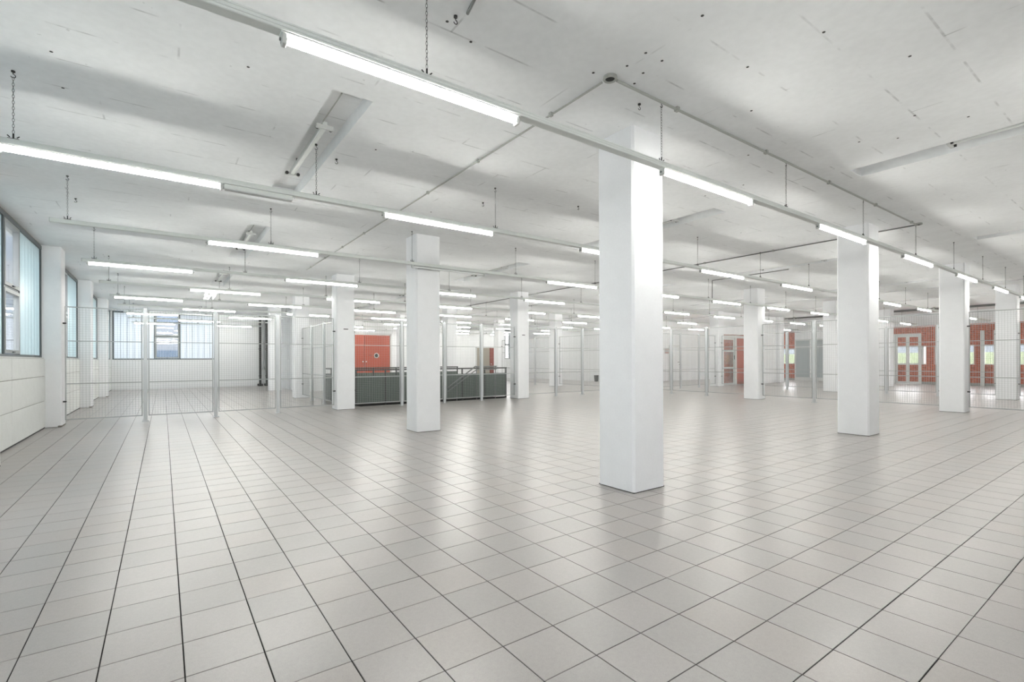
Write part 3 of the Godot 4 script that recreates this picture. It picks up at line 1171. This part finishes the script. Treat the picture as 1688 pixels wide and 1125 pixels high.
func make_fences() -> void:
	var z := Vector2.ZERO
	var l := 13.4
	fence_run("left fence from the windows to the plated column", z, [XL + 0.24, -0.316, 1.01, 2.35, X0], true, l, [true, true])
	fence_run("fence before the stairwell", z, [X0 + CW, 5.65, 7.04, 8.38, X0 + PX], true, l, [true, true])
	fence_run("fence right of the stairwell", z, [X0 + PX + CW, 11.55, 12.86, 14.2, X0 + 2 * PX], true, l, [true, true])
	fence_run("far fence toward the red doorway", z, [X0 + 2 * PX + CW, 17.55, 18.92, 20.33, X0 + 3 * PX], true, l, [true, true])
	var x := X0 + 2 * PX + CW / 2
	fence_run("right fence behind the nearest column", z, [B0 + PB + CW, 10.2, 11.7, B0 + 2 * PB], false, x, [true, true])
	fence_run("right fence between the two middle columns", z, [B0 + CW, 5.15, 6.63, B0 + PB], false, x, [true, true])
	fence_run("right fence at the picture's edge", z, [B0 - PB + CW, 0.2, 1.72, B0], false, x, [true, true])
	fence_run("fence behind the stairwell's right end", z, [B0 + 2 * PB + CW, 15.2, 16.63, B0 + 3 * PB], false, x, [true, true])
	fence_run("farthest fence toward the back wall", z, [B0 + 3 * PB + CW, 20.18, 21.7, B0 + 4 * PB], false, x, [true, true])
	x = X0 + 3 * PX + CW / 2
	fence_run("second right fence, far part", z, [B0 + PB + CW, 10.19, 11.7, B0 + 2 * PB], false, x, [true, true])
	fence_run("second right fence, middle part", z, [B0 + CW, 5.15, 6.64, B0 + PB], false, x, [true, true])
	fence_run("second right fence, part before the brick wall", z, [B0 - PB + CW, 0.2, 1.72, B0], false, x, [true, true])
	fence_run("fence along the stairwell's left side", z, [B0 + 2 * PB + CW, 15.39, 16.9, B0 + 3 * PB], false, 3.99, [true, true])


# ---------------------------------------------------------------- stairwell
func balustrade(label: String, at: Vector3, turn: float, l: float, n: int) -> void:
	var t := thing("stair_balustrade", at, label, "balustrade", "balustrades round the stairwell")
	t.rotation.y = turn
	var r := Geo.new()
	r.block(Vector3(-0.03, 1.02, -0.025), Vector3(l + 0.03, 1.065, 0.025), 0.008)
	piece("top_rail", r.mesh(M.stairdark), t)
	for i in n + 1:
		var p := Geo.new()
		p.block(Vector3(-0.02, 0, -0.02), Vector3(0.02, 1.02, 0.02), 0.004)
		piece("post", p.mesh(M.stairdark), t, Vector3(l * i / n, 0, 0))
	for i in n:
		var w := l / n
		var g := Geo.new()
		g.block(Vector3(0.025, 0.07, -0.012), Vector3(w - 0.025, 0.87, 0.012), 0.004)
		var k := 0.08
		while k < w - 0.06:                                         # pressed ribs
			g.block(Vector3(k, 0.09, 0.008), Vector3(k + 0.03, 0.85, 0.02), 0.006)
			k += 0.09
		piece("infill_panel", g.mesh(M.stairgreen), t, Vector3(w * i, 0, 0))
	var kick := Geo.new()
	kick.box(Vector3(0, 0.0, -0.006), Vector3(l, 0.05, 0.006))
	piece("kick_strip", kick.mesh(M.black), t)


func make_stair() -> void:
	var x0 := 4.5
	var x1 := 9.74
	balustrade("long grey-green stairwell balustrade behind the fence, front side", V(x0, 0, 13.98), 0.0, x1 - x0, 6)
	balustrade("grey-green stairwell balustrade, left side", V(x0, 0, 14.04), PI / 2, 3.3, 4)
	balustrade("grey-green stairwell balustrade, back side", V(x0, 0, 17.42), 0.0, x1 - x0, 6)
	var well := Geo.new()
	var d := 2.2
	gbox(well, STAIR[0] - 0.1, STAIR[0], -d, -0.004, STAIR[2] - 0.1, STAIR[3] + 0.1)
	gbox(well, STAIR[1], STAIR[1] + 0.1, -d, -0.004, STAIR[2] - 0.1, STAIR[3] + 0.1)
	gbox(well, STAIR[0], STAIR[1], -d, -0.004, STAIR[2] - 0.1, STAIR[2])
	gbox(well, STAIR[0], STAIR[1], -d, -0.004, STAIR[3], STAIR[3] + 0.1)
	gbox(well, STAIR[0], STAIR[1], -d - 0.1, -d, STAIR[2] - 0.1, STAIR[3] + 0.1)
	structure("wall_stairwell", "concrete lining of the stairwell opening", "wall", well.mesh(M.concrete))
	var st := thing("staircase", V(9.5, -d, 14.2), "concrete steps going down to the left inside the stairwell", "stairs")
	for i in 11:
		var g := Geo.new()
		g.block(Vector3(-0.3 * (i + 1), 0, -1.4), Vector3(-0.3 * i, d - 0.18 * (i + 1), 0), 0.006)
		piece("step", g.mesh(M.concrete), st)
	var hr := thing("stair_handrail", V(9.3, 0, 13.9), "grey handrail sloping down to the left across the stairwell balustrade", "handrail")
	var r := Geo.new()
	r.rod([Vector3(0, 1.1, 0), Vector3(-0.85, 1.1, 0), Vector3(-1.9, 0.42, 0)], 0.022, 8)
	piece("handrail", r.mesh(M.wire), hr)
	var r2 := Geo.new()
	r2.rod([Vector3(0, 1.0, 0), Vector3(-0.8, 1.0, 0), Vector3(-1.9, 0.3, 0)], 0.016, 8)
	piece("lower_rail", r2.mesh(M.wire), hr)
	for k in 3:
		var p := Geo.new()
		var xx := -0.05 - 0.75 * k
		var top := 1.1 if xx > -0.85 else 1.1 + (xx + 0.85) * 0.648
		p.tube(Vector3(xx, 0.0, 0), Vector3(xx, top, 0), 0.013, 8)
		piece("baluster", p.mesh(M.wire), hr)


# ---------------------------------------------------------------- doors and small things
func make_doors() -> void:
	# big orange-red double door in the back wall
	var d := structure("door_2", "wide orange-red double door with a round porthole in the back wall", "door")
	d.position = V(8.1, 0, BB)
	var f := Geo.new()
	f.box(Vector3(-0.1, 0, 0.0), Vector3(0.0, 2.93, 0.07))
	f.box(Vector3(3.18, 0, 0.0), Vector3(3.28, 2.93, 0.07))
	f.box(Vector3(-0.1, 2.85, 0.0), Vector3(3.28, 2.93, 0.07))
	piece("door_frame", f.mesh(M.pale_frame), d)
	for k in 2:
		var g := Geo.new()
		g.block(Vector3(0.01 + 1.59 * k, 0.01, 0.005), Vector3(1.58 + 1.59 * k, 2.82, 0.05), 0.006)
		var leaf := piece("door_leaf", g.mesh(M.red), d)
		if k == 1:
			var ring := Geo.new()
			for i in 16:
				var a := TAU * i / 16.0
				var b := TAU * (i + 1) / 16.0
				ring.tube(Vector3(2.32 + 0.13 * cos(a), 1.6 + 0.13 * sin(a), 0.055), Vector3(2.32 + 0.13 * cos(b), 1.6 + 0.13 * sin(b), 0.055), 0.03, 6)
			piece("porthole_ring", ring.mesh(M.pale_frame), leaf)
			var eye := Geo.new()
			eye.tube(Vector3(2.32, 1.6, 0.045), Vector3(2.32, 1.6, 0.056), 0.11, 16)
			piece("porthole_glass", eye.mesh(M.black), leaf)
			var sl := Geo.new()
			sl.box(Vector3(1.85, 1.6, 0.05), Vector3(2.05, 1.625, 0.056))
			piece("slot", sl.mesh(M.black), leaf)
		var hn := Geo.new()
		hn.tube(Vector3(1.5 + 0.19 * k, 1.24, 0.05), Vector3(1.5 + 0.19 * k, 1.24, 0.1), 0.035, 8)
		piece("handle", hn.mesh(M.galv), leaf)
	# smaller doorway further right
	var e := structure("door_3", "open dark red door in the back wall, left of the small bright window", "door")
	e.position = V(17.5, 0, BB)
	var ef := Geo.new()
	ef.box(Vector3(-0.06, 0, 0.0), Vector3(0.0, 2.22, 0.06))
	ef.box(Vector3(1.68, 0, 0.0), Vector3(1.74, 2.22, 0.06))
	ef.box(Vector3(-0.06, 2.16, 0.0), Vector3(1.74, 2.22, 0.06))
	piece("door_frame", ef.mesh(M.pale_frame), e)
	var a := Geo.new()
	a.block(Vector3(0.01, 0.01, 0.005), Vector3(1.05, 2.15, 0.02), 0.003)
	piece("reveal", a.mesh(M.taupe), e)
	var c := Geo.new()
	c.block(Vector3(1.06, 0.01, 0.005), Vector3(1.67, 2.15, 0.045), 0.004)
	var leaf := piece("door_leaf", c.mesh(M.redbrown), e)
	var hn := Geo.new()
	hn.block(Vector3(1.1, 1.02, 0.045), Vector3(1.2, 1.045, 0.09), 0.004)
	piece("handle", hn.mesh(M.galv), leaf)
	# white door in the office wall
	var w := structure("door_5", "plain white door with a dark handle, right of the nearest column", "door")
	w.position = V(25.0, 0, 18.5)
	var wf := Geo.new()
	wf.box(Vector3(-0.06, 0, 0.0), Vector3(0.0, 2.16, 0.05))
	wf.box(Vector3(1.02, 0, 0.0), Vector3(1.08, 2.16, 0.05))
	wf.box(Vector3(-0.06, 2.1, 0.0), Vector3(1.08, 2.16, 0.05))
	piece("door_frame", wf.mesh(M.pale_frame), w)
	var wl := Geo.new()
	wl.block(Vector3(0.01, 0.01, 0.005), Vector3(1.01, 2.09, 0.04), 0.004)
	var wleaf := piece("door_leaf", wl.mesh(M.white), w)
	var wh := Geo.new()
	wh.block(Vector3(0.72, 1.12, 0.06), Vector3(0.98, 1.15, 0.09), 0.005)
	wh.tube(Vector3(0.94, 1.135, 0.04), Vector3(0.94, 1.135, 0.07), 0.018, 8)
	wh.tube(Vector3(0.94, 0.98, 0.04), Vector3(0.94, 0.98, 0.055), 0.03, 8)
	piece("handle", wh.mesh(M.dark), wleaf)
	# doorway in the partition: glazed leaf showing brick behind, red leaf
	var p := structure("door_6", "white framed doorway with one glazed and one red leaf behind the fence", "door")
	p.position = V(22.3, 0, 13.5)
	var pf := Geo.new()
	for x in [[0.0, 0.08], [1.2, 1.34], [2.57, 2.65]]:
		pf.box(Vector3(x[0], 0, -0.06), Vector3(x[1], 2.5, 0.06))
	pf.box(Vector3(0.08, 2.38, -0.06), Vector3(1.2, 2.5, 0.06))
	pf.box(Vector3(1.34, 2.38, -0.06), Vector3(2.57, 2.5, 0.06))
	piece("door_frame", pf.mesh(M.pale_frame), p)
	var lf := Geo.new()
	lf.box(Vector3(0.09, 0.02, -0.02), Vector3(1.19, 0.12, 0.03))
	lf.box(Vector3(0.09, 0.84, -0.02), Vector3(1.19, 0.92, 0.03))
	lf.box(Vector3(0.09, 1.68, -0.02), Vector3(1.19, 1.76, 0.03))
	lf.box(Vector3(0.09, 2.28, -0.02), Vector3(1.19, 2.37, 0.03))
	lf.box(Vector3(0.09, 0.12, -0.02), Vector3(0.16, 2.28, 0.03))
	lf.box(Vector3(1.12, 0.12, -0.02), Vector3(1.19, 2.28, 0.03))
	var gl := piece("glazed_leaf", lf.mesh(M.pale_frame), p)
	for yy in [[0.12, 0.84], [0.92, 1.68], [1.76, 2.28]]:
		var pn := Geo.new()
		pn.box(Vector3(0.16, yy[0], 0.0), Vector3(1.12, yy[1], 0.006))
		piece("pane", pn.mesh(M.glass), gl)
	var gh := Geo.new()
	gh.block(Vector3(1.13, 1.3, 0.03), Vector3(1.17, 1.5, 0.06), 0.005)
	piece("handle", gh.mesh(M.dark), gl)
	var rl := Geo.new()
	rl.block(Vector3(1.35, 0.12, -0.02), Vector3(2.56, 2.37, 0.03), 0.005)
	rl.block(Vector3(1.45, 0.25, 0.025), Vector3(2.46, 0.8, 0.036), 0.008)
	rl.block(Vector3(1.45, 0.95, 0.025), Vector3(2.46, 2.27, 0.036), 0.008)
	piece("red_leaf", rl.mesh(M.red), p)
	var bk := Geo.new()
	gbox(bk, 22.75, 25.0, 0.0, 2.55, 13.75, 13.85)
	structure("wall_brick_inner", "brick wall seen through the glazed leaf of the doorway", "wall", bk.mesh(M.brick))


func make_small() -> void:
	# pipes beside the back windows
	for a in [[4.12, 0.06, "black", "thinner dark standpipe beside the far left column"], [4.46, 0.09, "black", "thick dark standpipe beside the far left column"]]:
		var t := thing("standpipe", V(a[0], 0, BB - 0.25), a[3], "pipe", "dark standpipes in the back corner")
		var g := Geo.new()
		g.tube(Vector3(0, 0.06, 0), Vector3(0, H, 0), a[1], 12)
		piece("pipe", g.mesh(M.dark), t)
		for y in [0.5, 1.9, 3.2]:
			var c := Geo.new()
			c.tube(Vector3(0, y, 0), Vector3(0, y + 0.06, 0), a[1] + 0.012, 12)
			piece("collar", c.mesh(M.black), t)
		var f := Geo.new()
		f.block(Vector3(-a[1] - 0.05, 0, -0.15), Vector3(a[1] + 0.05, 0.12, 0.15), 0.02)
		piece("foot", f.mesh(M.black), t)
	var pl := thing("drop_cable", V(4.3, H, BB - 0.12), "white hanging cable with a plug between the dark standpipes", "cable")
	var g := Geo.new()
	g.tube(Vector3(0, 0, 0), Vector3(0, -2.6, 0), 0.025, 6)
	piece("cable", g.mesh(M.fence), pl)
	var pg := Geo.new()
	pg.tube(Vector3(0, -2.6, 0), Vector3(0, -2.78, 0), 0.03, 8, true, 0.09)
	piece("plug", pg.mesh(M.fence), pl)
	# vent grille high in the back wall
	var v := thing("vent_grille", V(16.3, 3.38, BB), "grey slatted vent grille high in the back wall", "vent")
	var vf := Geo.new()
	vf.box(Vector3(0, 0, 0.0), Vector3(1.6, 0.02, 0.05))
	vf.box(Vector3(0, 0.2, 0.0), Vector3(1.6, 0.22, 0.05))
	vf.box(Vector3(0, 0.02, 0.0), Vector3(0.02, 0.2, 0.05))
	vf.box(Vector3(1.58, 0.02, 0.0), Vector3(1.6, 0.2, 0.05))
	piece("frame", vf.mesh(M.conduit), v)
	for i in 15:
		var s := Geo.new()
		s.box(Vector3(0, 0.02, 0.005), Vector3(0.03, 0.2, 0.04))
		piece("slat", s.mesh(M.wire), v, Vector3(0.1 * (i + 1) - 0.015, 0, 0))
	# black bin by the office wall
	var b := thing("waste_bin", V(21.05, 0, 20.75), "small black waste bin on the floor against the far white wall", "bin")
	var bg := Geo.new()
	bg.tube(Vector3(0, 0, 0), Vector3(0, 0.36, 0), 0.1, 14, true, 0.13)
	piece("body", bg.mesh(M.black), b)
	var rim := Geo.new()
	rim.tube(Vector3(0, 0.35, 0), Vector3(0, 0.375, 0), 0.137, 14)
	piece("rim", rim.mesh(M.dark), b)
	# red and white notice on the office wall
	var s := thing("notice_sign", V(24.55, 1.66, 18.5), "small white notice with red lines left of the white door", "sign")
	var sg := Geo.new()
	sg.block(Vector3(0, 0, 0), Vector3(0.62, 0.3, 0.012), 0.003)
	piece("plate", sg.mesh(M.fence), s)
	for y in [[0.03, 0.07], [0.22, 0.27]]:
		var l := Geo.new()
		l.box(Vector3(0.04, y[0], 0.012), Vector3(0.58, y[1], 0.014))
		piece("red_line", l.mesh(M.red), s)
	# round alarm button right of the orange-red door
	var q := thing("alarm_button", V(11.9, 1.72, BB), "small black round button on the wall right of the orange-red door", "button")
	var qg := Geo.new()
	qg.tube(Vector3(0, 0, 0), Vector3(0, 0, 0.05), 0.075, 14)
	piece("housing", qg.mesh(M.black), q)
	var qc := Geo.new()
	qc.tube(Vector3(0, 0, 0.05), Vector3(0, 0, 0.07), 0.035, 10)
	piece("knob", qc.mesh(M.dark), q)


# ---------------------------------------------------------------- outdoors
func make_outdoors() -> void:
	var g := Geo.new()
	gbox(g, -120, XL - 0.36, -0.7, -0.5, -120, 160)
	gbox(g, XL - 0.36, XR + 0.36, -0.7, -0.5, BB + 0.3, 160)
	structure("ground_yard", "pale asphalt yard outside the windows", "ground", g.mesh(M.asphalt))
	var e := Geo.new()
	e.extrude([Vector2(XR + 0.36, -60), Vector2(160, -60), Vector2(160, 60), Vector2(XR + 0.36, 60)], -0.7, -0.3)
	for k in 1:
		e.quad(V(36, -0.3, -60), V(36, -0.3, 60), V(48, 1.75, 60), V(48, 1.75, -60), Vector3(-0.17, 0.98, 0).normalized())
		e.quad(V(48, 1.75, -60), V(48, 1.75, 60), V(160, 1.75, 60), V(160, 1.75, -60), Vector3.UP)
	structure("ground_lawn", "bright green lawn bank seen through the brick wall's windows", "ground", e.mesh(M.grass))
	# pale neighbouring buildings
	for a in [[V(-10, -0.5, -10), 60.0, 9.5, PI / 2, "white neighbouring building seen through the left window sashes"], [V(-9, -0.5, 38), 34.0, 9.5, 0.0, "pale neighbouring building seen through the back windows"], [V(78, 1.7, -40), 90.0, 5.0, PI / 2, "long pale building beyond the lawn"]]:
		var t := thing("neighbouring_building", a[0], a[4], "building", "buildings outside")
		t.rotation.y = a[3]
		var l: float = a[1]
		var h: float = a[2]
		var side := 1.0 if a[3] == 0.0 else (1.0 if a[0].x < 0 else -1.0)
		var w := Geo.new()
		w.box(Vector3(0, 0, -6 * side if side > 0 else 0.0), Vector3(l, h, 0.0 if side > 0 else 6.0))
		piece("wall", w.mesh(M.facade), t)
		var cop := Geo.new()
		cop.box(Vector3(-0.1, h, -6.1 if side > 0 else -0.1), Vector3(l + 0.1, h + 0.25, 0.1 if side > 0 else 6.1))
		piece("parapet_cap", cop.mesh(M.pale_frame), t)
		var win := Geo.new()
		win.box(Vector3(0, 0, 0), Vector3(2.2, 1.3, 0.05 * side) if side > 0 else Vector3(2.2, 1.3, 0.05))
		var wm := win.mesh(M.facade_glass)
		var y := 1.2
		while y < h - 1.2:
			var x := 1.0
			while x < l - 2.4:
				piece("window_pane", wm, t, Vector3(x, y, 0.0 if side > 0 else -0.05))
				x += 3.4
			y += 3.1


func _ready() -> void:
	make_camera()
	make_materials()
	make_floor()
	make_ceiling()
	make_walls()
	make_columns()
	make_lamps()
	make_slot_lamps()
	make_fences()
	make_stair()
	make_doors()
	make_outdoors()
	make_fittings()
	make_small()
